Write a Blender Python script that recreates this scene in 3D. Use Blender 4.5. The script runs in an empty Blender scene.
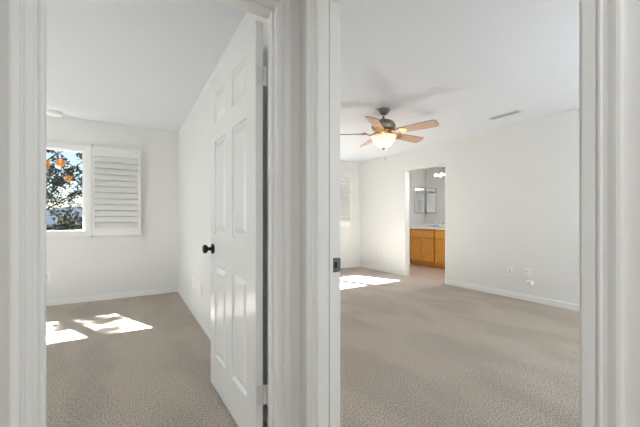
import bpy, bmesh, math, random
from mathutils import Vector, Matrix
random.seed(7)
SC = bpy.context.scene
COL = SC.collection
R = math.radians

# ------------------------------------------------------------------ camera
cam_d = bpy.data.cameras.new('camera')
cam = bpy.data.objects.new('camera', cam_d)
COL.objects.link(cam)
cam.location = (0, 0, 1.105)
cam.rotation_euler = (R(90), 0, -R(31.26))
cam_d.sensor_width = 36
cam_d.lens = 315.08 / 640 * 36
cam_d.shift_y = 5.94 / 640
cam_d.clip_start = 0.01
cam_d.clip_end = 2000
SC.camera = cam

# ------------------------------------------------------------------ world, sun, exposure
world = bpy.data.worlds.new('world')
SC.world = world
world.use_nodes = True
wn, wl = world.node_tree.nodes, world.node_tree.links
wn.clear()
w_out = wn.new('ShaderNodeOutputWorld')
w_bg = wn.new('ShaderNodeBackground')
w_sky = wn.new('ShaderNodeTexSky')
w_sky.sky_type = 'NISHITA'
w_sky.sun_disc = False
w_sky.sun_elevation = R(46.6)
w_sky.sun_rotation = R(-24)
w_sky.air_density = 1.0
w_sky.dust_density = 0.4
w_bg.inputs['Strength'].default_value = 0.15
wl.new(w_sky.outputs[0], w_bg.inputs[0])
wl.new(w_bg.outputs[0], w_out.inputs[0])

sun_d = bpy.data.lights.new('sun', 'SUN')
sun_d.energy = 112
sun_d.angle = R(0.6)
sun_d.color = (0.925, 0.96, 1.0)
sun = bpy.data.objects.new('sun', sun_d)
COL.objects.link(sun)
sun.location = (-4, 12, 12)
sun.rotation_euler = Vector((0.45, -1.0, -1.18)).normalized().to_track_quat('-Z', 'Y').to_euler()

HALL_W, BATH_W, FAN_W, VANITY_W = 18.5, 24.0, 1.6, 3.0   # strengths of the lamps built below

def daylight_fill(name, watts, loc, rz, sx, sy):          # area light standing in for skylight at an unseen window
    d = bpy.data.lights.new(name, 'AREA'); d.shape = 'RECTANGLE'; d.size = sx; d.size_y = sy
    d.energy = watts; d.color = (0.925, 0.96, 1.0)
    o = bpy.data.objects.new(name, d); COL.objects.link(o)
    o.location = loc; o.rotation_euler = (R(90), 0, rz)
daylight_fill('daylight_far_window', 8, (2.63, 5.865, 1.495), math.pi, 1.58, 1.04)          # shines towards -Y
daylight_fill('added_fill_near', 63, (3.35, -0.665, 1.45), 0, 1.78, 1.28)    # added fill at a made-up near window, shines towards +Y
daylight_fill('added_fill_left', 33, (-2.965, 3.3, 1.45), R(-90), 1.58, 1.28)       # added fill at a made-up left window, shines towards +X

vs = SC.view_settings
vs.view_transform = 'Standard'
vs.look = 'None'
vs.exposure = 0.08
vs.gamma = 1.0
vs.use_curve_mapping = False
SC.cycles.max_bounces = 12
SC.cycles.diffuse_bounces = 8
SC.cycles.transparent_max_bounces = 12
SC.cycles.sample_clamp_indirect = 14
SC.cycles.use_adaptive_sampling = False
SC.cycles.denoising_prefilter = 'ACCURATE'
SC.cycles.denoising_input_passes = 'RGB_ALBEDO_NORMAL'
SC.cycles.caustics_reflective = False
SC.cycles.caustics_refractive = False

# ------------------------------------------------------------------ materials
def mat(name, color, rough=0.5, metal=0.0, spec=0.5, emit=None, estr=0.0):
    m = bpy.data.materials.new(name)
    m.use_nodes = True
    b = m.node_tree.nodes['Principled BSDF']
    b.inputs['Base Color'].default_value = (*color, 1)
    b.inputs['Roughness'].default_value = rough
    b.inputs['Metallic'].default_value = metal
    b.inputs['Specular IOR Level'].default_value = spec
    if emit:
        b.inputs['Emission Color'].default_value = (*emit, 1)
        b.inputs['Emission Strength'].default_value = estr
    return m

def nodes(m):
    return m.node_tree.nodes, m.node_tree.links, m.node_tree.nodes['Principled BSDF']

def add_noise_bump(m, scale, strength, dist=0.01, detail=3):
    n, l, b = nodes(m)
    tc = n.new('ShaderNodeTexCoord')
    nz = n.new('ShaderNodeTexNoise')
    nz.inputs['Scale'].default_value = scale
    nz.inputs['Detail'].default_value = detail
    bp = n.new('ShaderNodeBump')
    bp.inputs['Strength'].default_value = strength
    bp.inputs['Distance'].default_value = dist
    l.new(tc.outputs['Object'], nz.inputs['Vector'])
    l.new(nz.outputs['Fac'], bp.inputs['Height'])
    l.new(bp.outputs['Normal'], b.inputs['Normal'])
    return m

M = {}
M['wall'] = add_noise_bump(mat('wall_paint', (0.775, 0.768, 0.75), 0.7, spec=0.25), 160, 0.06, 0.002)
M['ceiling'] = add_noise_bump(mat('ceiling_paint', (0.785, 0.80, 0.84), 0.85, spec=0.1), 120, 0.08, 0.002)
M['trim'] = mat('trim_paint', (0.83, 0.83, 0.81), 0.42, spec=0.5)
M['door'] = mat('door_paint', (0.83, 0.83, 0.81), 0.24, spec=0.5)
M['shutter'] = mat('shutter_paint', (0.82, 0.815, 0.79), 0.4)
M['vinyl'] = mat('window_vinyl', (0.85, 0.85, 0.84), 0.35)
M['plate'] = mat('cover_plate_plastic', (0.86, 0.85, 0.82), 0.35)
M['slot'] = mat('socket_slot_plastic', (0.10, 0.095, 0.09), 0.5)
M['socket'] = mat('socket_plastic', (0.70, 0.69, 0.66), 0.35)
M['black'] = mat('black_oxide_metal', (0.014, 0.013, 0.012), 0.32, 0.6)
M['strike'] = mat('dark_bronze_metal', (0.17, 0.165, 0.16), 0.4, 0.8)
M['hole'] = mat('strike_hole_shade', (0.012, 0.012, 0.012), 0.8)
M['hinge'] = mat('painted_hinge', (0.72, 0.72, 0.70), 0.3, 0.3)
M['nickel'] = mat('aged_nickel', (0.30, 0.285, 0.245), 0.3, 0.95)
M['gold'] = mat('polished_brass', (0.62, 0.41, 0.19), 0.28, 1.0)
M['chrome'] = mat('chrome', (0.75, 0.76, 0.78), 0.08, 1.0)
M['mirror'] = mat('mirror_silver', (0.86, 0.88, 0.88), 0.015, 1.0)
M['counter'] = mat('cultured_marble', (0.84, 0.82, 0.78), 0.2)
M['alu'] = mat('aluminium_edge', (0.42, 0.42, 0.42), 0.35, 0.9)
M['vent'] = mat('vent_enamel', (0.70, 0.70, 0.71), 0.4)
M['slat'] = mat('vent_slat_enamel', (0.48, 0.48, 0.49), 0.45)
M['duct'] = mat('duct_inside', (0.16, 0.16, 0.165), 0.8)
M['stucco'] = mat('exterior_stucco', (0.6, 0.55, 0.48), 0.9)

def carpet():
    m = mat('carpet', (0.36, 0.30, 0.24), 0.95, spec=0.05)
    n, l, b = nodes(m)
    tc = n.new('ShaderNodeTexCoord')
    fine = n.new('ShaderNodeTexNoise'); fine.inputs['Scale'].default_value = 120; fine.inputs['Detail'].default_value = 4
    fine.inputs['Roughness'].default_value = 0.7
    big = n.new('ShaderNodeTexNoise'); big.inputs['Scale'].default_value = 2.6; big.inputs['Detail'].default_value = 2
    mp = n.new('ShaderNodeMapping'); mp.inputs['Scale'].default_value = (1.0, 0.45, 1); mp.inputs['Rotation'].default_value = (0, 0, 0.5)
    l.new(tc.outputs['Object'], fine.inputs['Vector'])
    l.new(tc.outputs['Object'], mp.inputs['Vector']); l.new(mp.outputs[0], big.inputs['Vector'])
    r1 = n.new('ShaderNodeValToRGB')
    r1.color_ramp.elements[0].position = 0.36; r1.color_ramp.elements[0].color = (0.20, 0.168, 0.137, 1)
    r1.color_ramp.elements[1].position = 0.63; r1.color_ramp.elements[1].color = (0.71, 0.63, 0.54, 1)
    r2 = n.new('ShaderNodeValToRGB')
    r2.color_ramp.elements[0].position = 0.42; r2.color_ramp.elements[0].color = (0.93, 0.93, 0.93, 1)
    r2.color_ramp.elements[1].position = 0.56; r2.color_ramp.elements[1].color = (1.05, 1.05, 1.05, 1)
    mx = n.new('ShaderNodeMix'); mx.data_type = 'RGBA'; mx.blend_type = 'MULTIPLY'; mx.inputs[0].default_value = 1
    l.new(fine.outputs['Fac'], r1.inputs[0]); l.new(big.outputs['Fac'], r2.inputs[0])
    l.new(r1.outputs[0], mx.inputs[6]); l.new(r2.outputs[0], mx.inputs[7])
    l.new(mx.outputs[2], b.inputs['Base Color'])
    bp = n.new('ShaderNodeBump'); bp.inputs['Strength'].default_value = 0.75; bp.inputs['Distance'].default_value = 0.008
    l.new(fine.outputs['Fac'], bp.inputs['Height']); l.new(bp.outputs['Normal'], b.inputs['Normal'])
    return m
M['carpet'] = carpet()

def wood(name, c0, c1, rough, scale, stretch):
    m = mat(name, c0, rough)
    n, l, b = nodes(m)
    tc = n.new('ShaderNodeTexCoord'); mp = n.new('ShaderNodeMapping'); mp.inputs['Scale'].default_value = stretch
    nz = n.new('ShaderNodeTexNoise'); nz.inputs['Scale'].default_value = scale; nz.inputs['Detail'].default_value = 5
    rp = n.new('ShaderNodeValToRGB')
    rp.color_ramp.elements[0].position = 0.3; rp.color_ramp.elements[0].color = (*c0, 1)
    rp.color_ramp.elements[1].position = 0.7; rp.color_ramp.elements[1].color = (*c1, 1)
    l.new(tc.outputs['Object'], mp.inputs[0]); l.new(mp.outputs[0], nz.inputs['Vector'])
    l.new(nz.outputs['Fac'], rp.inputs[0]); l.new(rp.outputs[0], b.inputs['Base Color'])
    return m
M['blade'] = wood('pale_maple_veneer', (0.70, 0.44, 0.31), (0.78, 0.52, 0.39), 0.4, 9, (1, 9, 9))
M['oak'] = wood('honey_oak', (0.68, 0.29, 0.042), (0.82, 0.41, 0.080), 0.35, 7, (8, 8, 1))
M['edge'] = mat('dark_blade_edge', (0.13, 0.085, 0.06), 0.5)

def bath_floor_mat():
    m = mat('bath_vinyl', (0.45, 0.39, 0.34), 0.35)
    n, l, b = nodes(m)
    tc = n.new('ShaderNodeTexCoord')
    br = n.new('ShaderNodeTexBrick')
    br.offset = 0.0
    br.inputs['Color1'].default_value = (0.47, 0.40, 0.345, 1)
    br.inputs['Color2'].default_value = (0.43, 0.37, 0.32, 1)
    br.inputs['Mortar'].default_value = (0.34, 0.29, 0.25, 1)
    br.inputs['Scale'].default_value = 1.0
    br.inputs['Brick Width'].default_value = 0.33
    br.inputs['Row Height'].default_value = 0.33
    br.inputs['Mortar Size'].default_value = 0.004
    l.new(tc.outputs['Object'], br.inputs['Vector']); l.new(br.outputs['Color'], b.inputs['Base Color'])
    return m
M['bath_floor'] = bath_floor_mat()

def glass():
    m = bpy.data.materials.new('window_glass'); m.use_nodes = True
    n, l = m.node_tree.nodes, m.node_tree.links
    n.clear()
    o = n.new('ShaderNodeOutputMaterial'); mx = n.new('ShaderNodeMixShader')
    t = n.new('ShaderNodeBsdfTransparent'); t.inputs[0].default_value = (0.95, 0.97, 0.97, 1)
    g = n.new('ShaderNodeBsdfGlossy'); g.inputs['Roughness'].default_value = 0.02
    mx.inputs[0].default_value = 0.05
    l.new(t.outputs[0], mx.inputs[1]); l.new(g.outputs[0], mx.inputs[2])
    l.new(mx.outputs[0], o.inputs[0])
    return m
M['glass'] = glass()

def leaf(name, c0, c1):
    m = mat(name, c0, 1.0, spec=0.0)
    n, l, b = nodes(m)
    tc = n.new('ShaderNodeTexCoord'); nz = n.new('ShaderNodeTexNoise'); nz.inputs['Scale'].default_value = 3
    rp = n.new('ShaderNodeValToRGB')
    rp.color_ramp.elements[0].position = 0.35; rp.color_ramp.elements[0].color = (*c0, 1)
    rp.color_ramp.elements[1].position = 0.65; rp.color_ramp.elements[1].color = (*c1, 1)
    l.new(tc.outputs['Object'], nz.inputs['Vector']); l.new(nz.outputs['Fac'], rp.inputs[0]); l.new(rp.outputs[0], b.inputs['Base Color'])
    return m
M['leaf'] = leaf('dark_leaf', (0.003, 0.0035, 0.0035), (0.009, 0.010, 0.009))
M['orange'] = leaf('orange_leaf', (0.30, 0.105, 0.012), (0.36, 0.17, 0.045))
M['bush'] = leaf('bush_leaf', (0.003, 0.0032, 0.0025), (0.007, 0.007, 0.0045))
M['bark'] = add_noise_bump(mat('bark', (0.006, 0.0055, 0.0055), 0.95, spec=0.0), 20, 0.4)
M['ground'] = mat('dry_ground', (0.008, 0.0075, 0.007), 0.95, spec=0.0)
M['hill'] = mat('hazy_hill', (0.020, 0.023, 0.028), 1.0, spec=0.0)

# ------------------------------------------------------------------ mesh helpers
def NB():
    return bmesh.new()

def box(bm, x0, x1, y0, y1, z0, z1, bev=0.0):
    vs_ = [bm.verts.new((x, y, z)) for x in (x0, x1) for y in (y0, y1) for z in (z0, z1)]
    F = [(0, 1, 3, 2), (4, 6, 7, 5), (0, 4, 5, 1), (2, 3, 7, 6), (0, 2, 6, 4), (1, 5, 7, 3)]
    fs = [bm.faces.new([vs_[i] for i in f]) for f in F]
    if bev > 0:
        es = list({e for f in fs for e in f.edges})
        bmesh.ops.bevel(bm, geom=es, offset=bev, segments=2, profile=0.7, affect='EDGES')
    return bm

def lathe(bm, prof, cx=0, cy=0, cz=0, seg=32, axis='z'):
    """prof: list of (radius, height)"""
    rings = []
    for r, hgt in prof:
        ring = []
        for i in range(seg if r > 1e-6 else 1):
            a = 2 * math.pi * i / seg
            p = (r * math.cos(a), r * math.sin(a), hgt)
            if axis == 'x': p = (p[2], p[0], p[1])
            if axis == 'y': p = (p[1], p[2], p[0])
            ring.append(bm.verts.new((cx + p[0], cy + p[1], cz + p[2])))
        rings.append(ring)
    for a, b in zip(rings, rings[1:]):
        if len(a) == 1 and len(b) == 1: continue
        for i in range(seg):
            j = (i + 1) % seg
            if len(a) == 1: bm.faces.new([a[0], b[j], b[i]])
            elif len(b) == 1: bm.faces.new([a[i], a[j], b[0]])
            else: bm.faces.new([a[i], a[j], b[j], b[i]])
    return bm

def tube(bm, pts, rad, seg=8):
    pts = [Vector(p) for p in pts]
    rads = rad if isinstance(rad, (list, tuple)) else [rad] * len(pts)
    rings = []
    up = Vector((0, 0, 1))
    for i, p in enumerate(pts):
        t = (pts[min(i + 1, len(pts) - 1)] - pts[max(i - 1, 0)]).normalized()
        u = t.cross(up)
        if u.length < 1e-3: u = t.cross(Vector((1, 0, 0)))
        u.normalize(); v = t.cross(u).normalized()
        rings.append([bm.verts.new(p + (u * math.cos(2 * math.pi * k / seg) + v * math.sin(2 * math.pi * k / seg)) * rads[i]) for k in range(seg)])
    for a, b in zip(rings, rings[1:]):
        for k in range(seg):
            bm.faces.new([a[k], a[(k + 1) % seg], b[(k + 1) % seg], b[k]])
    bm.faces.new(rings[0][::-1]); bm.faces.new(rings[-1])
    return bm

def prism(bm, poly, z0, z1):
    lo = [bm.verts.new((x, y, z0)) for x, y in poly]
    hi = [bm.verts.new((x, y, z1)) for x, y in poly]
    bm.faces.new(lo[::-1]); bm.faces.new(hi)
    for i in range(len(poly)):
        j = (i + 1) % len(poly)
        bm.faces.new([lo[i], lo[j], hi[j], hi[i]])
    return bm

def obj(name, bm, m, parent=None, smooth=False, loc=None, rot=None):
    bmesh.ops.recalc_face_normals(bm, faces=bm.faces)
    me = bpy.data.meshes.new(name)
    bm.to_mesh(me); bm.free()
    for mm in (m if isinstance(m, list) else [m]): me.materials.append(mm)
    if smooth:
        for p in me.polygons: p.use_smooth = True
        if smooth == 'auto':
            me.set_sharp_from_angle(angle=R(35))
    o = bpy.data.objects.new(name, me)
    COL.objects.link(o)
    if parent: o.parent = parent
    if loc: o.location = loc
    if rot: o.rotation_euler = rot
    return o

def tag(o, label, cat, group=None):
    o['label'] = label; o['category'] = cat
    if group: o['group'] = group
    return o

def thing(name, label, cat, loc, rz=0.0, group=None):
    o = bpy.data.objects.new(name, None)
    o.empty_display_size = 0.1
    COL.objects.link(o)
    o.location = loc; o.rotation_euler = (0, 0, rz)
    return tag(o, label, cat, group)

def struct(name, bm, m, label, cat, parent=None, smooth=False, loc=None, rot=None):
    o = obj(name, bm, m, parent, smooth, loc, rot)
    if not parent:
        o['kind'] = 'structure'
        tag(o, label, cat)
    return o

def dup(root, loc, rz, label):
    def cp(o, par):
        c = o.copy(); COL.objects.link(c); c.parent = par
        for ch in list(o.children): cp(ch, c)
        return c
    kids = list(root.children)
    r = root.copy(); COL.objects.link(r)
    r.location = loc; r.rotation_euler = (0, 0, rz); r['label'] = label
    for k in kids: cp(k, r)
    return r

# ------------------------------------------------------------------ key dimensions
CH = 2.44                       # ceiling
YH, YL = 1.28, 1.39             # wall with the left doorway: hall face, bedroom face
XH, XR0 = 0.668, 0.785          # wall with the right doorway: hall face, bedroom face
XL = 0.648                      # dividing wall as seen in the left bedroom
YF1, YF2 = 5.24, 5.82           # far walls
XB = 4.63                       # wall with the bathroom opening
LX0, LX1, DH = -0.242, 0.556, 2.045   # left doorway
RY0, RY1 = 0.234, 1.129         # right doorway
BY0, BY1, BZ = 3.50, 4.41, 2.06       # bathroom opening
W1 = (-1.62, -0.50, 0.93, 2.045)      # window in the left bedroom
W2 = (1.80, 3.43, 1.0, 2.19)         # window in the right bedroom
XM, YM = 6.48, 5.49             # bathroom mirror wall, bathroom side wall

# ------------------------------------------------------------------ room shell
bm = NB(); box(bm, -3.1, XB + 0.05, -1.9, 5.95, -0.12, 0.0)
struct('floor', bm, M['carpet'], 'beige cut-pile carpet running through hall and both bedrooms', 'floor')
bm = NB(); box(bm, XB + 0.05, 6.62, 2.5, 5.62, -0.12, -0.002)
struct('floor_bath', bm, M['bath_floor'], 'tan tile-pattern bathroom floor beyond the opening', 'floor')
bm = NB(); box(bm, -3.1, 0.7, -1.9, 5.37, CH, CH + 0.12); box(bm, 0.7, 6.62, -1.9, 5.95, CH, CH + 0.12)
struct('ceiling', bm, M['ceiling'], 'cool white painted ceiling over both bedrooms', 'ceiling')

JT = 0.018
def wall_y(bm, x0, x1, y0, y1, hole):
    a, b, z0, z1 = hole
    box(bm, x0, a, y0, y1, 0, CH); box(bm, b, x1, y0, y1, 0, CH)
    box(bm, a, b, y0, y1, z1, CH)
    if z0 > 0: box(bm, a, b, y0, y1, 0, z0)
def wall_x(bm, y0, y1, x0, x1, hole):
    a, b, z0, z1 = hole
    box(bm, x0, x1, y0, a, 0, CH); box(bm, x0, x1, b, y1, 0, CH)
    box(bm, x0, x1, a, b, z1, CH)
    if z0 > 0: box(bm, x0, x1, a, b, 0, z0)

bm = NB(); wall_y(bm, -3.0, XH + 0.01, YH, YL, (LX0 - JT, LX1 + JT, 0, DH + JT))
struct('wall_front', bm, M['wall'], 'hall wall holding the left bedroom doorway', 'wall')
bm = NB(); wall_x(bm, -1.8, YL, XH, XR0, (RY0 - JT, RY1 + JT, 0, DH + JT))
box(bm, XL, XR0, YL, 5.94, 0, CH)
struct('wall_divider', bm, M['wall'], 'white wall dividing the two bedrooms and holding the right doorway', 'wall')
bm = NB(); wall_y(bm, -3.0, XL, YF1, YF1 + 0.12, W1)
struct('wall_far_left', bm, M['wall'], 'far wall of the left bedroom around the window', 'wall')
bm = NB(); wall_y(bm, XR0, 4.745, YF2, YF2 + 0.12, W2)
struct('wall_far_right', bm, M['wall'], 'far wall of the right bedroom with the louvred shutter', 'wall')
bm = NB(); wall_x(bm, -0.7, YF2, XB, 4.745, (BY0, BY1, 0, BZ))
struct('wall_right', bm, M['wall'], 'long white wall with the bathroom opening', 'wall')
bm = NB(); wall_y(bm, XR0, 4.745, -0.7, -0.6, (2.45, 4.25, 0.80, 2.10))
struct('wall_near', bm, M['wall'], 'near wall of the right bedroom beside the hall', 'wall')
bm = NB(); wall_x(bm, YL, YF1, -3.0, -2.9, (2.5, 4.1, 0.80, 2.10))
struct('wall_left', bm, M['wall'], 'left wall of the left bedroom', 'wall')
bm = NB(); box(bm, -1.6, -1.5, -1.8, YH, 0, CH); box(bm, -1.5, XH, -1.8, -1.7, 0, CH)
struct('wall_hall', bm, M['wall'], 'hall walls behind the viewpoint', 'wall')
bm = NB(); box(bm, 4.745, 6.6, YM, YM + 0.12, 0, CH)
struct('wall_bath_side', bm, M['wall'], 'bathroom side wall with the medicine cabinet', 'wall')
bm = NB(); box(bm, XM, 6.6, 2.6, YM, 0, CH); box(bm, 4.745, 6.6, 2.5, 2.6, 0, CH)
struct('wall_bath_far', bm, M['wall'], 'bathroom wall behind the vanity and its mirror', 'wall')

# baseboards
BH, BT = 0.078, 0.012
def base(name, segs, label):
    bm = NB()
    for s in segs: box(bm, s[0], s[1], s[2], s[3], 0, BH, 0.004)
    struct(name, bm, M['trim'], label, 'baseboard')
base('baseboard_far_left', [(-2.9, XL, YF1 - BT, YF1)], 'white baseboard under the left bedroom window')
base('baseboard_divider', [(XL - BT, XL, YL, YF1 - BT)], 'white baseboard running beside the open door')
base('baseboard_far_right', [(XR0 + BT, XB, YF2 - BT, YF2)], 'white baseboard under the far right shutter')
base('baseboard_right', [(XB - BT, XB, BY1, YF2 - BT), (XB - BT, XB, -0.6, BY0)], 'white baseboard along the wall with the bathroom opening')
base('baseboard_divider_right', [(XR0, XR0 + BT, 1.21, YF2)], 'white baseboard on the right bedroom side of the dividing wall')
base('baseboard_bath', [(4.75, XM - 0.56, YM - BT, YM)], 'white baseboard of the bathroom side wall')

# casings: a moulded profile mitred round the opening
PROF = [(0.0, 0.0), (0.0, 0.006), (0.002, 0.008), (0.019, 0.009), (0.0205, 0.006), (0.0225, 0.006), (0.024, 0.0115), (0.0275, 0.012),
        (0.030, 0.0095), (0.036, 0.0105), (0.043, 0.0145), (0.048, 0.0165), (0.053, 0.016), (0.057, 0.013), (0.057, 0.0)]
def casing(bm, a, b, zt, put):
    rows = []
    for w, t in PROF:
        rows.append([bm.verts.new(put(q[0], t, q[1])) for q in ((a - w, 0.0), (a - w, zt + w), (b + w, zt + w), (b + w, 0.0))])
    for r0, r1 in zip(rows, rows[1:]):
        for k in range(3): bm.faces.new([r0[k], r0[k + 1], r1[k + 1], r1[k]])
    bm.faces.new([r[0] for r in rows]); bm.faces.new([r[3] for r in rows])
RV = 0.005
bm = NB(); casing(bm, LX0 - RV, LX1 + RV, DH + RV, lambda s, t, z: (s, YH - t, z))
struct('trim_1', bm, M['trim'], 'white moulded casing around the left doorway', 'door casing')
bm = NB(); casing(bm, RY0 - RV, RY1 + RV, DH + RV, lambda s, t, z: (XH - t, s, z))
struct('trim_2', bm, M['trim'], 'white moulded casing around the right doorway', 'door casing')
bm = NB(); casing(bm, RY0 - RV, RY1 + RV, DH + RV, lambda s, t, z: (XR0 + t, s, z))
struct('trim_5', bm, M['trim'], 'white casing on the bedroom side of the right doorway', 'door casing')

# jambs with stops
bm = NB()
box(bm, LX0 - JT, LX0, YH, YL, 0, DH, 0.001); box(bm, LX1, LX1 + JT, YH, YL, 0, DH, 0.001); box(bm, LX0 - JT, LX1 + JT, YH, YL, DH, DH + JT)
ST = 0.011
box(bm, LX0, LX0 + ST, 1.316, 1.351, 0, DH, 0.002); box(bm, LX1 - ST, LX1, 1.316, 1.351, 0, DH, 0.002); box(bm, LX0, LX1, 1.316, 1.351, DH - ST, DH, 0.002)
jamb1 = struct('trim_3', bm, M['trim'], 'white jamb and stop of the left doorway carrying the open door', 'door jamb')
bm = NB()
box(bm, XH, XR0, RY0 - JT, RY0, 0, DH, 0.001); box(bm, XH, 0.7290, RY1, RY1 + JT, 0, DH, 0.001); box(bm, 0.7345, XR0, RY1, RY1 + JT, 0, DH, 0.001); box(bm, XH, XR0, RY1 + 0.012, RY1 + JT, 0, DH); box(bm, XH, XR0, RY0 - JT, RY1 + JT, DH, DH + JT)
box(bm, 0.686, 0.721, RY0, RY0 + 0.004, 0, DH, 0.001); box(bm, 0.669, 0.7215, RY1 - ST, RY1, 0, DH, 0.002); box(bm, 0.686, 0.721, RY0, RY1, DH - ST, DH, 0.002)
jamb2 = struct('trim_4', bm, M['trim'], 'white jamb and stop of the right doorway with a dark strike plate', 'door jamb')
# strike plate: plate with latch hole and curved lip at the bedroom edge
bm = NB()
y = RY1
zc, hh = 0.908, 0.031
x0, x1 = 0.751, 0.783
hx0, hx1, hz = 0.757, 0.772, 0.013
box(bm, x0, hx0, y - 0.002, y, zc - hh, zc + hh); box(bm, hx1, x1, y - 0.002, y, zc - hh, zc + hh)
box(bm, hx0, hx1, y - 0.002, y, zc + hz, zc + hh); box(bm, hx0, hx1, y - 0.002, y, zc - hh, zc - hz)
box(bm, x1, XR0 + 0.004, y - 0.002, y + 0.001, zc - hh * 0.9, zc + hh * 0.9)
sp = obj('strike_plate', bm, M['strike'], jamb2); sp['label'] = 'dark metal strike plate'
bm = NB(); box(bm, hx0, hx1, y - 0.0006, y, zc - hz, zc + hz)  # dark sheet whose colour stands in for the shade inside the hole
obj('latch_hole_shade', bm, M['hole'], sp)
for sz in (-0.022, 0.022):
    bm = NB(); lathe(bm, [(0, -0.0032), (0.0035, -0.003), (0.0042, -0.002)], (x0 + x1) / 2 - 0.002, y, zc + sz, 12, 'y')
    obj('screw', bm, M['strike'], sp, True)

# ------------------------------------------------------------------ six panel door
DW, DT, DZ0, DZ1 = 0.792, 0.035, 0.016, 2.03
cols = [(0.12, 0.345), (0.463, 0.69)]
rows_ = [(0.225, 0.815), (1.01, 1.61), (1.73, 1.92)]
def door_mesh():
    bm = NB()
    # stiles and rails as a grid with the six panel holes left open, raised panels set into them
    xs = [0, cols[0][0], cols[0][1], cols[1][0], cols[1][1], DW]
    zs = [DZ0, rows_[0][0], rows_[0][1], rows_[1][0], rows_[1][1], rows_[2][0], rows_[2][1], DZ1]
    for side in (0, 1):
        yy = 0.0 if side == 0 else -DT
        sg = -1 if side == 0 else 1
        V = {(i, k): bm.verts.new((x, yy, z)) for i, x in enumerate(xs) for k, z in enumerate(zs)}
        for i in range(5):
            for k in range(7):
                if i in (1, 3) and k in (1, 3, 5):
                    x0, x1, z0, z1 = xs[i], xs[i + 1], zs[k], zs[k + 1]
                    prev = [V[(i, k)], V[(i + 1, k)], V[(i + 1, k + 1)], V[(i, k + 1)]]
                    for ins, dep in ((0.003, 0.006), (0.013, 0.0125), (0.019, 0.0125), (0.046, 0.003), (0.048, 0.0025)):
                        cur = [bm.verts.new((x, yy + sg * dep, z)) for x, z in ((x0 + ins, z0 + ins), (x1 - ins, z0 + ins), (x1 - ins, z1 - ins), (x0 + ins, z1 - ins))]
                        for q in range(4): bm.faces.new([prev[q], prev[(q + 1) % 4], cur[(q + 1) % 4], cur[q]])
                        prev = cur
                    bm.faces.new(prev)
                else:
                    bm.faces.new([V[(i, k)], V[(i + 1, k)], V[(i + 1, k + 1)], V[(i, k + 1)]])
    for (xa, za, xb, zb) in ((0, DZ0, 0, DZ1), (0, DZ1, DW, DZ1), (DW, DZ1, DW, DZ0), (DW, DZ0, 0, DZ0)):
        bm.faces.new([bm.verts.new(p) for p in ((xa, 0, za), (xb, 0, zb), (xb, -DT, zb), (xa, -DT, za))])
    bmesh.ops.remove_doubles(bm, verts=bm.verts, dist=0.0001)
    return bm
door = struct('door_1', door_mesh(), M['door'], 'white six-panel door standing open in the left bedroom', 'door',
              loc=(0.503, 1.403, 0), rot=(0, 0, math.atan2(1, -0.04)))
for side, sg in ((0.0, 1), (-DT, -1)):
    bm = NB()
    prof = [(0.0335, 0.0), (0.0335, 0.006), (0.030, 0.010), (0.016, 0.012), (0.0115, 0.016), (0.011, 0.030), (0.015, 0.035), (0.024, 0.040),
            (0.0285, 0.048), (0.0285, 0.056), (0.024, 0.063), (0.012, 0.0665), (0.0, 0.067)]
    lathe(bm, [(r, side + sg * t) for r, t in prof], DW - 0.062, 0, 0.913, 28, 'y')
    k = obj('door_knob', bm, M['black'], door, 'auto')
    k['label'] = 'round black door knob'
for zc_ in (1.777, 0.285):
    hg = NB()
    box(hg, -0.002, 0.000, -0.034, -0.003, zc_ - 0.045, zc_ + 0.045, 0.0006)          # leaf on the door edge
    tube(hg, [(-0.006, -0.041, zc_ - 0.045), (-0.006, -0.041, zc_ + 0.045)], 0.0062, 12)  # knuckle
    box(hg, -0.006, -0.002, -0.041, -0.034, zc_ - 0.045, zc_ + 0.045)
    box(hg, -0.012, -0.008, -0.056, -0.041, zc_ - 0.045, zc_ + 0.045)
    hobj = obj('hinge', hg, M['hinge'], door, 'auto')
    for dz in (-0.03, 0, 0.03):
        sb = NB(); lathe(sb, [(0.004, -0.002), (0.0036, -0.0032), (0, -0.0035)], 0, -0.016, zc_ + dz, 10, 'x')
        obj('screw', sb, M['hinge'], hobj, True)
bm = NB(); box(bm, DW - 0.0005, DW + 0.0012, -0.030, -0.005, 0.885, 0.942)
obj('latch_plate', bm, M['black'], door)

# ------------------------------------------------------------------ windows
def window(name, w, ypl, yin, mx, mw, label):
    x0, x1, z0, z1 = w
    bm = NB()
    fw = 0.034
    def ring(bm, a, b, c, d, t, ya, yb, bev=0.003):
        box(bm, a, a + t, ya, yb, c, d, bev); box(bm, b - t, b, ya, yb, c, d, bev)
        box(bm, a + t, b - t, ya, yb, c, c + t, bev); box(bm, a + t, b - t, ya, yb, d - t, d, bev)
    ring(bm, x0, x1, z0, z1, fw, ypl + 0.05, ypl + 0.115)
    o = struct(name, bm, M['vinyl'], label, 'window')
    bm = NB(); box(bm, mx - mw / 2, mx + mw / 2, ypl + 0.055, ypl + 0.105, z0 + fw, z1 - fw, 0.003)
    obj('mullion', bm, M['vinyl'], o)
    for a, b in ((x0 + fw, mx - mw / 2), (mx + mw / 2, x1 - fw)):
        bm = NB(); box(bm, a, b, ypl + 0.076, ypl + 0.082, z0 + fw, z1 - fw)
        obj('glass_pane', bm, M['glass'], o)
    # frame that carries the shutters, standing round the opening on the room side
    bm = NB(); t = 0.075
    ring(bm, x0 - t, x1 + t, z0 - 0.05, z1 + 0.05, t, ypl - 0.032, ypl, 0.005)
    obj('shutter_frame', bm, M['shutter'], o)
    bm = NB(); box(bm, x0, x1, ypl + 0.0, ypl + 0.05, z0 - 0.008, z0 + 0.004, 0.002)
    obj('window_sill', bm, M['shutter'], o)
    return o
window('window_1', W1, YF1, YF1, -1.02, 0.11, 'white framed window with a tree outside, beside the louvred shutter')
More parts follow.
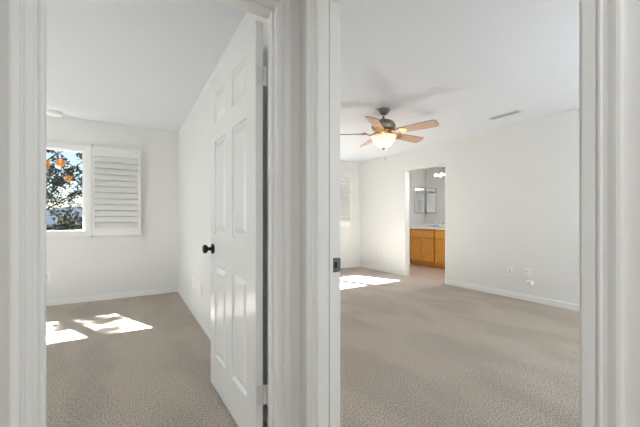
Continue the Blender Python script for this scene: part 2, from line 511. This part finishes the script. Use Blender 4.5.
window('window_2', W2, YF2, YF2, 2.70, 0.15, 'white framed window of the right bedroom')

def add_fill_window(name, w, xyz, rz, label):  # unseen windows put in to carry the near and left fill lights
    wd, hg = w
    bm = NB(); t = 0.045
    for q in ((-wd / 2, -wd / 2 + t, 0, hg), (wd / 2 - t, wd / 2, 0, hg), (-wd / 2 + t, wd / 2 - t, 0, t), (-wd / 2 + t, wd / 2 - t, hg - t, hg), (-0.03, 0.03, t, hg - t)):
        box(bm, q[0], q[1], -0.03, 0.03, q[2], q[3], 0.003)
    o = struct(name, bm, M['vinyl'], label, 'window', loc=xyz, rot=(0, 0, rz))
    for s_ in (-1, 1):
        bm = NB(); c = s_ * (wd / 4 - 0.003); hw = wd / 4 - t / 2 - 0.015
        box(bm, c - hw, c + hw, 0.004, 0.010, t, hg - t); obj('glass_pane', bm, M['glass'], o)
add_fill_window('added_window_near', (1.8, 1.3), (3.35, -0.63, 0.80), 0, 'unseen white window added for fill light in the near wall of the right bedroom')
add_fill_window('added_window_left', (1.6, 1.3), (-2.93, 3.3, 0.80), R(-90), 'unseen white window added for fill light in the left wall of the left bedroom')

def shutter(x0, x1, y0, H0, H1, label):
    W_ = x1 - x0
    r = thing('window_shutter', label, 'shutter', (x0, y0, 0), 0, 'louvred shutter panels folded back beside the windows')
    st, th_ = 0.042, 0.028
    bm = NB()
    box(bm, 0, st * 0.45, 0, th_, H0, H1, 0.003); box(bm, W_ - st, W_, 0, th_, H0, H1, 0.003)
    box(bm, st * 0.45, W_ - st, 0.001, th_ - 0.001, H1 - 0.125, H1, 0.003); box(bm, st * 0.45, W_ - st, 0.001, th_ - 0.001, H0, H0 + 0.10, 0.003)
    obj('shutter_frame', bm, M['shutter'], r)
    bm = NB()
    n = 12; p = (H1 - 0.125 - H0 - 0.10) / n
    for i in range(n):
        zc = H0 + 0.10 + (i + 0.5) * p
        hl = p * 0.455
        sec = [(-0.020, -hl), (-0.010, -hl - 0.002), (0.012, 0.0), (0.032, hl - 0.004), (0.030, hl), (0.024, hl - 0.002), (0.002, 0.0)]
        ra = [bm.verts.new((st * 0.45, 0.004 + a, zc + b)) for a, b in sec]
        rb = [bm.verts.new((W_ - st, 0.004 + a, zc + b)) for a, b in sec]
        bm.faces.new(ra[::-1]); bm.faces.new(rb)
        for k in range(len(sec)): bm.faces.new([ra[k], ra[(k + 1) % len(sec)], rb[(k + 1) % len(sec)], rb[k]])
    obj('louvers', bm, M['shutter'], r)
    for z in (H0 - 0.002, H1 + 0.004):
        bm = NB(); tube(bm, [(-0.004, -0.001, z - 0.012), (-0.004, -0.001, z + 0.012)], 0.006, 10); box(bm, -0.01, 0.012, 0.004, th_ + 0.016, z - 0.008, z + 0.004)
        obj('hinge', bm, M['alu'], r)
    bm = NB(); lathe(bm, [(0, -0.003), (0.006, -0.002), (0.007, 0.0)], W_ - st - 0.02, 0.0, H1 - 0.035, 12, 'y')
    obj('magnet', bm, M['alu'], r, True)
    return r
shutter(-0.415, 0.150, YF1 - 0.07, 0.885, 2.09, 'white louvred shutter beside the left bedroom window')
shutter(3.515, 4.325, YF2 - 0.07, 0.95, 2.17, 'white louvred shutter in the right bedroom, cut off by the door jamb')

# ------------------------------------------------------------------ ceiling fan
fan = thing('ceiling_fan', 'five-blade ceiling fan with pale wood blades and lit glass bowl', 'ceiling fan', (2.65, 2.876, 0))
bm = NB(); lathe(bm, [(0.0, CH), (0.078, CH), (0.084, CH - 0.006), (0.083, CH - 0.014), (0.076, CH - 0.020), (0.062, CH - 0.040), (0.045, CH - 0.058), (0.026, CH - 0.070), (0.0, CH - 0.072)])
obj('canopy', bm, M['nickel'], fan, 'auto')
bm = NB(); tube(bm, [(0, 0, CH - 0.08), (0, 0, 2.31)], 0.0125, 16); lathe(bm, [(0.0125, 2.335), (0.03, 2.325), (0.034, 2.305), (0.0, 2.303)])
obj('downrod', bm, M['nickel'], fan, 'auto')
bm = NB(); lathe(bm, [(0.0, 2.312), (0.05, 2.312), (0.09, 2.303), (0.122, 2.283), (0.138, 2.255), (0.142, 2.238), (0.148, 2.236), (0.148, 2.228), (0.142, 2.226), (0.139, 2.205), (0.125, 2.192), (0.09, 2.186), (0.0, 2.186)], seg=40)
obj('motor_housing', bm, M['nickel'], fan, 'auto')
bm = NB(); lathe(bm, [(0.0, 2.188), (0.085, 2.188), (0.096, 2.178), (0.092, 2.168), (0.075, 2.160), (0.072, 2.150), (0.09, 2.142), (0.11, 2.132), (0.118, 2.122), (0.112, 2.114), (0.0, 2.114)], seg=40)
obj('switch_housing', bm, M['gold'], fan, 'auto')

def bowl_mat():
    m = mat('frosted_amber_glass', (0.93, 0.86, 0.78), 0.35, emit=(1.0, 0.76, 0.58), estr=0.38)
    n, l, b = nodes(m)
    tr = n.new('ShaderNodeBsdfTranslucent'); tr.inputs[0].default_value = (1.0, 0.90, 0.80, 1)
    mx = n.new('ShaderNodeMixShader'); mx.inputs[0].default_value = 0.45
    out = n['Material Output']
    l.new(b.outputs[0], mx.inputs[1]); l.new(tr.outputs[0], mx.inputs[2]); l.new(mx.outputs[0], out.inputs[0])
    return m
bm = NB()
outer = [(0.156, 2.110), (0.152, 2.103), (0.142, 2.090), (0.130, 2.066), (0.112, 2.034), (0.088, 2.004), (0.058, 1.983), (0.018, 1.975)]
lathe(bm, outer + [(r - 0.004 if r > 0.03 else 0.014, z + 0.004) for r, z in outer[::-1]], seg=48)
obj('light_bowl', bm, bowl_mat(), fan, True)
bm = NB(); lathe(bm, [(0.0, 1.985), (0.020, 1.980), (0.024, 1.972), (0.018, 1.966), (0.010, 1.960), (0.012, 1.953), (0.006, 1.946), (0.0, 1.945)], seg=20)
obj('finial', bm, M['nickel'], fan, True)
bm = NB(); tube(bm, [(0.012, -0.012, 1.965), (0.013, -0.013, 1.90), (0.013, -0.013, 1.845)], 0.0016, 6); lathe(bm, [(0, 1.85), (0.004, 1.846), (0.0052, 1.832), (0.0, 1.826)], 0.013, -0.013, 0, 10)
obj('pull_chain', bm, M['nickel'], fan, True)

def blade_bm():
    out = []
    L0, L1 = 0.205, 0.66
    pts = [(L0, -0.052), (L0 + 0.03, -0.058), (L1 - 0.045, -0.072), (L1 - 0.015, -0.066), (L1, -0.038), (L1, 0.038), (L1 - 0.015, 0.066), (L1 - 0.045, 0.072), (L0 + 0.03, 0.058), (L0, 0.052)]
    bm = NB(); prism(bm, pts, -0.003, 0.003)
    bm.normal_update()
    for f in bm.faces:
        f.material_index = 1 if abs(f.normal.z) < 0.5 else 0
    return bm
def iron_bm():
    bm = NB()
    # two scrolled arms running out from the motor and closing in a shield under the blade root
    for s in (-1, 1):
        P = []
        for i in range(15):
            t = i / 14
            P.append((0.085 + 0.165 * t, s * (0.014 + 0.046 * math.sin(math.pi * t) * (1 - 0.3 * t)), 0.016 - 0.030 * math.sin(math.pi * min(1, t * 1.15)) - 0.006 * t))
        tube(bm, P, 0.0075, 8)
        P = []
        for i in range(13):   # curl
            a = math.pi * 1.7 * i / 12
            rr = 0.020 - 0.010 * i / 12
            P.append((0.150 + rr * math.cos(a), s * (0.022 + rr * math.sin(a) * 0.9), -0.012))
        tube(bm, P, 0.0055, 8)
    prism(bm, [(0.215, -0.036), (0.255, -0.046), (0.285, -0.03), (0.302, 0), (0.285, 0.03), (0.255, 0.046), (0.215, 0.036)], -0.010, -0.003)
    box(bm, 0.075, 0.11, -0.022, 0.022, 0.012, 0.022, 0.003)
    return bm
blade0 = None
for k in range(5):
    rot = Matrix.Rotation(R(72 * k), 4, 'Z') @ Matrix.Rotation(R(-16.5), 4, 'X')
    if k == 0:
        blade0 = obj('blade', blade_bm(), [M['blade'], M['edge']], fan)
        iron0 = obj('blade_iron', iron_bm(), M['gold'], blade0, 'auto'); iron0['label'] = 'scrolled brass blade bracket'
        b = blade0
    else:
        b = blade0.copy(); COL.objects.link(b); b.parent = fan
        i_ = iron0.copy(); COL.objects.link(i_); i_.parent = b
    b.matrix_local = Matrix.Translation((0, 0, 2.150)) @ rot
def lamp(name, loc, watts, rad, color, parent=None):
    d = bpy.data.lights.new(name, 'POINT'); d.energy = watts; d.shadow_soft_size = rad; d.color = color
    o = bpy.data.objects.new(name, d); COL.objects.link(o); o.location = loc
    if parent: o.parent = parent
    return o
lamp('fan_bulb', (0, 0, 2.055), FAN_W, 0.03, (1.0, 0.84, 0.68), fan)

# ------------------------------------------------------------------ ceiling fittings
vent = thing('ceiling_vent', 'slim white ceiling air vent right of the fan', 'air vent', (4.10, 2.22, CH))
bm = NB()
hx, hy = 0.070, 0.20
box(bm, -hx, -hx + 0.022, -hy, hy, -0.007, 0, 0.002); box(bm, hx - 0.022, hx, -hy, hy, -0.007, 0, 0.002)
box(bm, -hx + 0.022, hx - 0.022, -hy, -hy + 0.022, -0.007, 0, 0.002); box(bm, -hx + 0.022, hx - 0.022, hy - 0.022, hy, -0.007, 0, 0.002)
obj('vent_frame', bm, M['vent'], vent)
bm = NB(); box(bm, -hx + 0.02, hx - 0.02, -hy + 0.02, hy - 0.02, -0.0015, -0.0002)
obj('backing', bm, M['duct'], vent)
bm = NB()
for i in range(17):
    yy = -hy + 0.032 + i * (2 * hy - 0.064) / 16
    tl = 0.0045
    vsx = [bm.verts.new(p) for p in ((-hx + 0.022, yy - 0.0008, -0.0015), (hx - 0.022, yy - 0.0008, -0.0015), (hx - 0.022, yy - 0.0008 + tl, -0.0085), (-hx + 0.022, yy - 0.0008 + tl, -0.0085))]
    vsy = [bm.verts.new(v.co + Vector((0, 0.0016, 0))) for v in vsx]
    bm.faces.new(vsx); bm.faces.new(vsy[::-1])
    for q in range(4): bm.faces.new([vsx[q], vsx[(q + 1) % 4], vsy[(q + 1) % 4], vsy[q]])
obj('vent_slats', bm, M['slat'], vent)

sd = thing('smoke_detector', 'round white smoke detector on the left bedroom ceiling', 'smoke detector', (-0.79, 5.04, CH))
bm = NB(); lathe(bm, [(0, 0), (0.092, 0), (0.092, -0.012), (0.090, -0.014), (0.084, -0.015)], seg=40)
obj('mounting_plate', bm, M['plate'], sd, 'auto')
bm = NB(); lathe(bm, [(0.082, -0.014), (0.084, -0.024), (0.078, -0.044), (0.066, -0.051), (0.022, -0.053), (0.020, -0.050), (0, -0.050)], seg=40)
obj('cover', bm, M['plate'], sd, 'auto')
bm = NB(); lathe(bm, [(0.010, -0.050), (0.010, -0.055), (0, -0.0555)], seg=16)
obj('test_button', bm, M['plate'], sd, 'auto')

def added_dome_lamp(loc, watts, label, color=(0.97, 0.985, 1.0)):
    t = thing('added_ceiling_lamp', label, 'added fill lamp', loc)
    bm = NB(); lathe(bm, [(0, 0), (0.17, 0), (0.172, -0.02), (0.165, -0.03), (0.15, -0.03)], seg=40)
    obj('lamp_base', bm, M['nickel'], t, 'auto')
    bm = NB(); lathe(bm, [(0.158, -0.028), (0.155, -0.05), (0.13, -0.085), (0.08, -0.108), (0.03, -0.115), (0, -0.116)], seg=40)
    obj('lamp_shade', bm, mat('lit_opal_glass', (0.9, 0.9, 0.88), 0.4, emit=color, estr=3.0), t, True)
    d = bpy.data.lights.new('added_ceiling_fill', 'AREA'); d.shape = 'DISK'; d.size = 0.30; d.energy = watts; d.color = color
    o = bpy.data.objects.new('added_ceiling_fill', d); COL.objects.link(o); o.location = (0, 0, -0.118); o.parent = t
    return t
added_dome_lamp((-0.25, -0.75, CH), HALL_W, 'unseen opal dome lamp added to brighten the hall')
added_dome_lamp((5.35, 3.6, CH), BATH_W, 'unseen opal dome lamp added to brighten the bathroom')

# ------------------------------------------------------------------ wall outlets (local +x points out of the wall)
def outlet(loc, rz, label):
    t = thing('wall_outlet', label, 'outlet', loc, rz, 'white wall plates near the floor')
    bm = NB(); box(bm, 0, 0.006, -0.035, 0.035, -0.0575, 0.0575, 0.0022)
    obj('cover_plate', bm, M['plate'], t)
    for dz in (-0.0195, 0.0195):
        bm = NB(); prism(bm, [(0.0165 * math.cos(a), max(-0.0135, min(0.0135, 0.0165 * math.sin(a)))) for a in [2 * math.pi * q / 20 for q in range(20)]], 0, 0.0025)
        bmesh.ops.transform(bm, matrix=Matrix.Translation((0.0055, 0, dz)) @ Matrix(((0, 0, 1, 0), (1, 0, 0, 0), (0, 1, 0, 0), (0, 0, 0, 1))), verts=bm.verts)
        s = obj('socket', bm, M['socket'], t)
        bm = NB(); box(bm, 0.0078, 0.0084, -0.0075, -0.0055, dz - 0.003, dz + 0.007); box(bm, 0.0078, 0.0084, 0.0055, 0.0075, dz - 0.003, dz + 0.007); lathe(bm, [(0.0026, 0.0078), (0.0026, 0.0084), (0, 0.0084)], 0, 0, dz - 0.0085, 10, 'x')
        obj('slots', bm, M['slot'], s)
    bm = NB(); lathe(bm, [(0.003, 0.006), (0.0026, 0.0072), (0, 0.0074)], 0, 0, 0, 10, 'x')
    obj('screw', bm, M['socket'], t)
    return t
o1 = outlet((XB, 2.425, 0.375), math.pi, 'white outlet on the long right wall, left of the one with the plug-in')
dup(o1, (XB, 2.190, 0.380), math.pi, 'white outlet on the long right wall, directly above the small white plug-in box')
dup(o1, (XB, 4.99, 0.368), math.pi, 'tiny white outlet between far corner and bathroom opening')
dup(o1, (XL, 3.97, 0.360), math.pi, 'white outlet with dark slots on the dividing wall left of the door')
dup(o1, (-0.895, YF1, 0.378), -math.pi / 2, 'white outlet low on the wall under the left bedroom window')
bp_ = thing('wall_plate', 'blank white cover plate on the dividing wall nearest the open door', 'wall plate', (XL, 3.48, 0.363), math.pi)
bm = NB(); box(bm, 0, 0.006, -0.035, 0.035, -0.0575, 0.0575, 0.0022); obj('cover_plate', bm, M['plate'], bp_)
for dz in (-0.04, 0.04):
    bm = NB(); lathe(bm, [(0.003, 0.006), (0.0026, 0.0072), (0, 0.0074)], 0, 0, dz, 10, 'x'); obj('screw', bm, M['plate'], bp_)

pl = thing('plug_in_box', 'small white box hanging under an outlet on the right wall', 'plug-in box', (XB, 2.155, 0.255), math.pi)
bm = NB(); box(bm, 0.0, 0.058, -0.036, 0.036, -0.026, 0.026, 0.006); obj('housing', bm, M['plate'], pl, 'auto')
bm = NB(); lathe(bm, [(0.014, 0.057), (0.013, 0.070), (0.006, 0.072), (0, 0.072)], -0.0, 0.0, 0.0, 16, 'x'); obj('button', bm, M['socket'], pl, 'auto')
bm = NB(); tube(bm, [(0.012, 0.0, 0.024), (0.013, 0.004, 0.055), (0.014, -0.020, 0.085), (0.012, -0.034, 0.104)], 0.003, 8); obj('cord', bm, M['socket'], pl, True)
bm = NB(); box(bm, 0.0085, 0.024, -0.048, -0.022, 0.094, 0.118, 0.004); obj('plug', bm, M['socket'], pl, 'auto')

# ------------------------------------------------------------------ bathroom
VX, VY0, VY1, VH = 5.93, 2.95, YM, 0.875
van = thing('vanity_cabinet', 'honey oak bathroom vanity cabinet with doors and drawers', 'vanity', (VX, VY1, 0))
D_ = XM - VX
bm = NB(); box(bm, 0.0, D_ - 0.002, -0.716, -0.003, 0.10, VH); box(bm, 0.0, D_ - 0.002, VY0 - VY1, -0.740, 0.10, VH); box(bm, 0.22, D_ - 0.01, -0.75, -0.70, 0.10, VH); obj('cabinet_body', bm, M['oak'], van)
bm = NB(); box(bm, 0.06, D_ - 0.002, VY0 - VY1, -0.003, 0.0, 0.10); obj('toe_kick', bm, M['oak'], van)
def front(name, y0, y1, z0, z1, raised):
    bm = NB()
    box(bm, -0.018, 0.0, y0, y1, z0, z1, 0.003)
    if raised:
        fr = 0.05
        for a in ((y0, y0 + fr, z0, z1), (y1 - fr, y1, z0, z1), (y0 + fr, y1 - fr, z0, z0 + fr), (y0 + fr, y1 - fr, z1 - fr, z1)):
            box(bm, -0.025, -0.017, *a, 0.002)
    return obj(name, bm, M['oak'], van)
front('drawer_front', -0.71, -0.03, 0.68, 0.845, False)          # false front over the doors
front('cabinet_door', -0.362, -0.03, 0.13, 0.66, True)
front('cabinet_door', -0.71, -0.376, 0.13, 0.66, True)
for a, b in ((0.68, 0.845), (0.42, 0.66), (0.13, 0.40)):
    front('drawer_front', -1.25, -0.752, a, b, False)
front('cabinet_door', -1.64, -1.29, 0.13, 0.66, True)
front('cabinet_door', -2.00, -1.65, 0.13, 0.66, True)
front('drawer_front', -2.00, -1.29, 0.68, 0.845, False)
ct = thing('vanity_countertop', 'white vanity countertop with oval basin above the oak cabinet', 'countertop', (VX, VY1, VH))
bm = NB(); box(bm, -0.028, D_ - 0.002, VY0 - VY1, -0.003, 0.0, 0.038, 0.008); obj('worktop', bm, M['counter'], ct, 'auto')
bm = NB(); box(bm, D_ - 0.022, D_ - 0.002, VY0 - VY1, -0.003, 0.038, 0.115, 0.004); obj('backsplash', bm, M['counter'], ct)
bm = NB(); box(bm, 0.0, D_ - 0.022, -0.023, -0.003, 0.038, 0.115, 0.004); obj('side_splash', bm, M['counter'], ct)
bm = NB(); lathe(bm, [(0.225, 0.038), (0.222, 0.044), (0.200, 0.046), (0.185, 0.040), (0.0, 0.0385)], 0, 0, 0, 40)
bmesh.ops.transform(bm, matrix=Matrix.Translation((0.24, -0.38, 0)) @ Matrix.Diagonal((0.8, 1.0, 1.0, 1.0)), verts=bm.verts)
obj('basin_rim', bm, M['counter'], ct, True)
fa = thing('faucet', 'chrome two-handle faucet on the white vanity countertop', 'faucet', (XM - 0.085, 5.11, VH + 0.0385))
bm = NB(); box(bm, -0.025, 0.025, -0.085, 0.085, 0, 0.012, 0.005); obj('base_plate', bm, M['chrome'], fa, 'auto')
bm = NB(); tube(bm, [(0, 0, 0.01), (0, 0, 0.07), (-0.015, 0, 0.105), (-0.05, 0, 0.118), (-0.09, 0, 0.105), (-0.11, 0, 0.08)], [0.015, 0.013, 0.012, 0.011, 0.010, 0.010], 12); obj('spout', bm, M['chrome'], fa, True)
for s in (-1, 1):
    bm = NB(); lathe(bm, [(0.02, 0.01), (0.017, 0.03), (0.012, 0.04), (0.018, 0.05), (0.019, 0.066), (0.012, 0.074), (0, 0.075)], 0, s * 0.07, 0, 16)
    tube(bm, [(0, s * 0.07, 0.062), (-0.012, s * 0.10, 0.07)], 0.006, 8)
    obj('handle', bm, M['chrome'], fa, 'auto')
mi = thing('wall_mirror', 'large frameless mirror on the wall behind the vanity', 'mirror', (XM, 4.3, 0.97))
bm = NB(); box(bm, -0.006, -0.001, -1.2, 1.187, 0, 1.40); obj('mirror_glass', bm, M['mirror'], mi)
bm = NB(); box(bm, -0.009, -0.001, -1.2, 1.187, -0.01, 0.0); box(bm, -0.009, -0.001, 1.1825, 1.187, 0, 1.40); obj('mirror_channel', bm, M['alu'], mi)
mc = thing('medicine_cabinet', 'mirrored medicine cabinet with a thin dark metal frame', 'medicine cabinet', (6.06, YM, 1.27))
bm = NB(); box(bm, 0.002, 0.398, -0.008, 0, 0.002, 0.638); obj('cabinet_body', bm, M['plate'], mc)
bm = NB()
for a in ((0, 0.018, 0, 0.64), (0.382, 0.40, 0, 0.64), (0.018, 0.382, 0, 0.018), (0.018, 0.382, 0.622, 0.64)):
    box(bm, a[0], a[1], -0.020, -0.007, a[2], a[3], 0.002)
md = obj('door_frame', bm, M['alu'], mc)
bm = NB(); box(bm, 0.018, 0.382, -0.014, -0.0082, 0.018, 0.622); obj('mirror_door', bm, M['mirror'], md)
vl = thing('vanity_light', 'chrome bar light with lit globe bulbs above the vanity mirror', 'vanity light', (XM - 0.0065, 4.75, 2.18))
bm = NB(); box(bm, -0.030, -0.001, -0.42, 0.42, -0.028, 0.028, 0.006); obj('light_bar', bm, M['chrome'], vl, 'auto')
bulb_m = mat('lit_globe_bulb', (0.95, 0.95, 0.9), 0.3, emit=(1.0, 0.93, 0.82), estr=2.2)
for k in range(5):
    yb = -0.34 + 0.17 * k
    bm = NB(); lathe(bm, [(0.018, -0.03), (0.02, -0.055), (0.030, -0.068), (0.039, -0.085), (0.039, -0.100), (0.030, -0.116), (0.014, -0.124), (0, -0.125)], 0, yb, 0, 20, 'x')
    obj('bulb', bm, bulb_m, vl, True)
lamp('vanity_bulb_light', (-0.2, 0, -0.02), VANITY_W, 0.06, (1.0, 0.94, 0.86), vl)

# ------------------------------------------------------------------ outside the window
bm = NB(); box(bm, -400, 400, 6.2, 900, -3.1, -3.0)
o = struct('ground', bm, M['ground'], 'dry ground outside below the window', 'ground')
bm = NB()
N_ = 60
tops, bots = [], []
for i in range(N_ + 1):
    x = -260 + 420 * i / N_
    zt = 11 + 3.0 * math.sin(i * 0.37 + 1) + 1.5 * math.sin(i * 0.9)
    bots.append([bm.verts.new((x, 330, -3)), bm.verts.new((x, 480, -3))]); tops.append(bm.verts.new((x, 400, zt + 3)))
for i in range(N_):
    bm.faces.new([bots[i][0], bots[i + 1][0], tops[i + 1], tops[i]]); bm.faces.new([tops[i], tops[i + 1], bots[i + 1][1], bots[i][1]])
o = struct('hills', bm, M['hill'], 'low hazy hills on the horizon outside the window', 'hills')

def leaf_cards(bm, c, rad, n, size, squash=1.0):
    for _ in range(n):
        v = Vector((random.gauss(0, 1), random.gauss(0, 1), random.gauss(0, 1)))
        v = v.normalized() * rad * random.random() ** 0.5
        v.z *= squash
        p = Vector(c) + v
        a = Vector((random.uniform(-1, 1), random.uniform(-1, 1), random.uniform(-1, 1))).normalized()
        b = a.cross(Vector((random.uniform(-1, 1), random.uniform(-1, 1), random.uniform(-1, 1)))).normalized()
        s = size * random.uniform(0.6, 1.3)
        q = [bm.verts.new(p + a * s), bm.verts.new(p + b * s * 0.42 + a * 0.1 * s), bm.verts.new(p - a * s), bm.verts.new(p - b * s * 0.42 + a * 0.1 * s)]
        bm.faces.new(q)

tr = thing('tree', 'tall airy tree with dark leaves and orange clumps outside the window', 'tree', (-2.6, 9.2, -3.0))
wood_bm, leaf_bm, or_bm = NB(), NB(), NB()
tube(wood_bm, [(0, 0, 0), (0.05, 0, 1.5), (0, 0.06, 3.2), (0.06, 0.05, 5.2), (0.02, 0.0, 7.2), (0.08, 0, 8.8)], [0.15, 0.13, 0.10, 0.075, 0.045, 0.02], 10)
def limb(a, b, rad, twigs, tl, leaves, lr, drop=0.0):
    a, b = Vector(a), Vector(b)
    pts = []
    for i in range(9):
        t = i / 8
        pts.append(a.lerp(b, t) + Vector((random.uniform(-.05, .05), random.uniform(-.05, .05), 0.12 * math.sin(math.pi * t) - drop * t * t)) * (1 if 0 < i else 0))
    tube(wood_bm, pts, [rad * (1 - 0.8 * i / 8) for i in range(9)], 6)
    for k in range(twigs):
        p = pts[random.randint(3, 8)]
        d = Vector((random.uniform(-1, 1), random.uniform(-.7, .7), random.uniform(-1, .8))).normalized()
        e1 = p + d * tl * random.uniform(.4, 1)
        mid = p.lerp(e1, .5) + Vector((random.uniform(-.04, .04), 0, random.uniform(-.04, .04)))
        tube(wood_bm, [p, mid, e1], [0.008, 0.006, 0.003], 5)
        for q in (mid, e1, p.lerp(e1, .75)):
            leaf_cards(leaf_bm, q, lr, leaves, 0.040)
for zz, x1, z1, y1, nt, lv in ((3.6, 2.0, 5.75, 0.1, 26, 10), (3.9, 2.3, 5.5, -0.3, 26, 10), (3.4, 2.1, 5.15, 0.25, 22, 9), (3.0, 2.2, 4.35, -0.2, 18, 3),
                               (2.8, 2.0, 3.9, 0.1, 14, 2), (4.4, 1.9, 6.2, 0.4, 20, 10), (4.0, 1.5, 5.3, -0.2, 22, 10)):
    limb((0.02, 0.03, zz), (x1, y1, z1), 0.026, nt, 0.36, lv, 0.085)
for k in range(9):
    an = 2.4 * k
    limb((0.03, 0, 4.6 + 0.42 * k), (-0.4 + 0.95 * math.cos(an), 0.9 * math.sin(an), 5.6 + 0.42 * k), 0.03, 9, 0.4, 5, 0.10)
for c, r_, n_ in (((0.12, 0.0, 9.0), 0.24, 190), ((0.0, 0.0, 8.75), 0.22, 150), ((-0.3, 0.1, 9.1), 0.17, 120), ((-0.5, 0.0, 8.85), 0.15, 90), ((-0.04, 0.0, 9.42), 0.17, 120)):
    leaf_cards(leaf_bm, c, r_, n_, 0.06)
for c, r_, n_ in (((1.35, -0.5, 5.33), 0.085, 60), ((1.10, -0.5, 5.27), 0.085, 60), ((1.47, -0.45, 5.0), 0.075, 40)):
    leaf_cards(or_bm, c, r_, n_, 0.045)
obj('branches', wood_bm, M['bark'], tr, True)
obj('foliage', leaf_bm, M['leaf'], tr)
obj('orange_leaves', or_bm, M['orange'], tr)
for i, (x, y, rad, top, lab) in enumerate([(-4.35, 27, 1.3, 0.9, 'dark bush low in the window, nearest the left casing'),
                                           (-2.25, 21.5, 1.0, 1.5, 'yellow-green bush at the lower right window corner')]):
    b = thing('bush', lab, 'bush', (x, y, -3.0), 0)
    sb = NB(); tube(sb, [(0, 0, 0), (0.05, 0, 1.5), (0, 0, 3.0)], [0.12, 0.08, 0.04], 8); obj('stem', sb, M['bark'], b)
    fb = NB()
    for _ in range(26):
        leaf_cards(fb, (random.uniform(-rad, rad), random.uniform(-rad, rad) * 0.6, random.uniform(1.2, top + 3.0 - 0.3)), 0.55, 60, 0.13)
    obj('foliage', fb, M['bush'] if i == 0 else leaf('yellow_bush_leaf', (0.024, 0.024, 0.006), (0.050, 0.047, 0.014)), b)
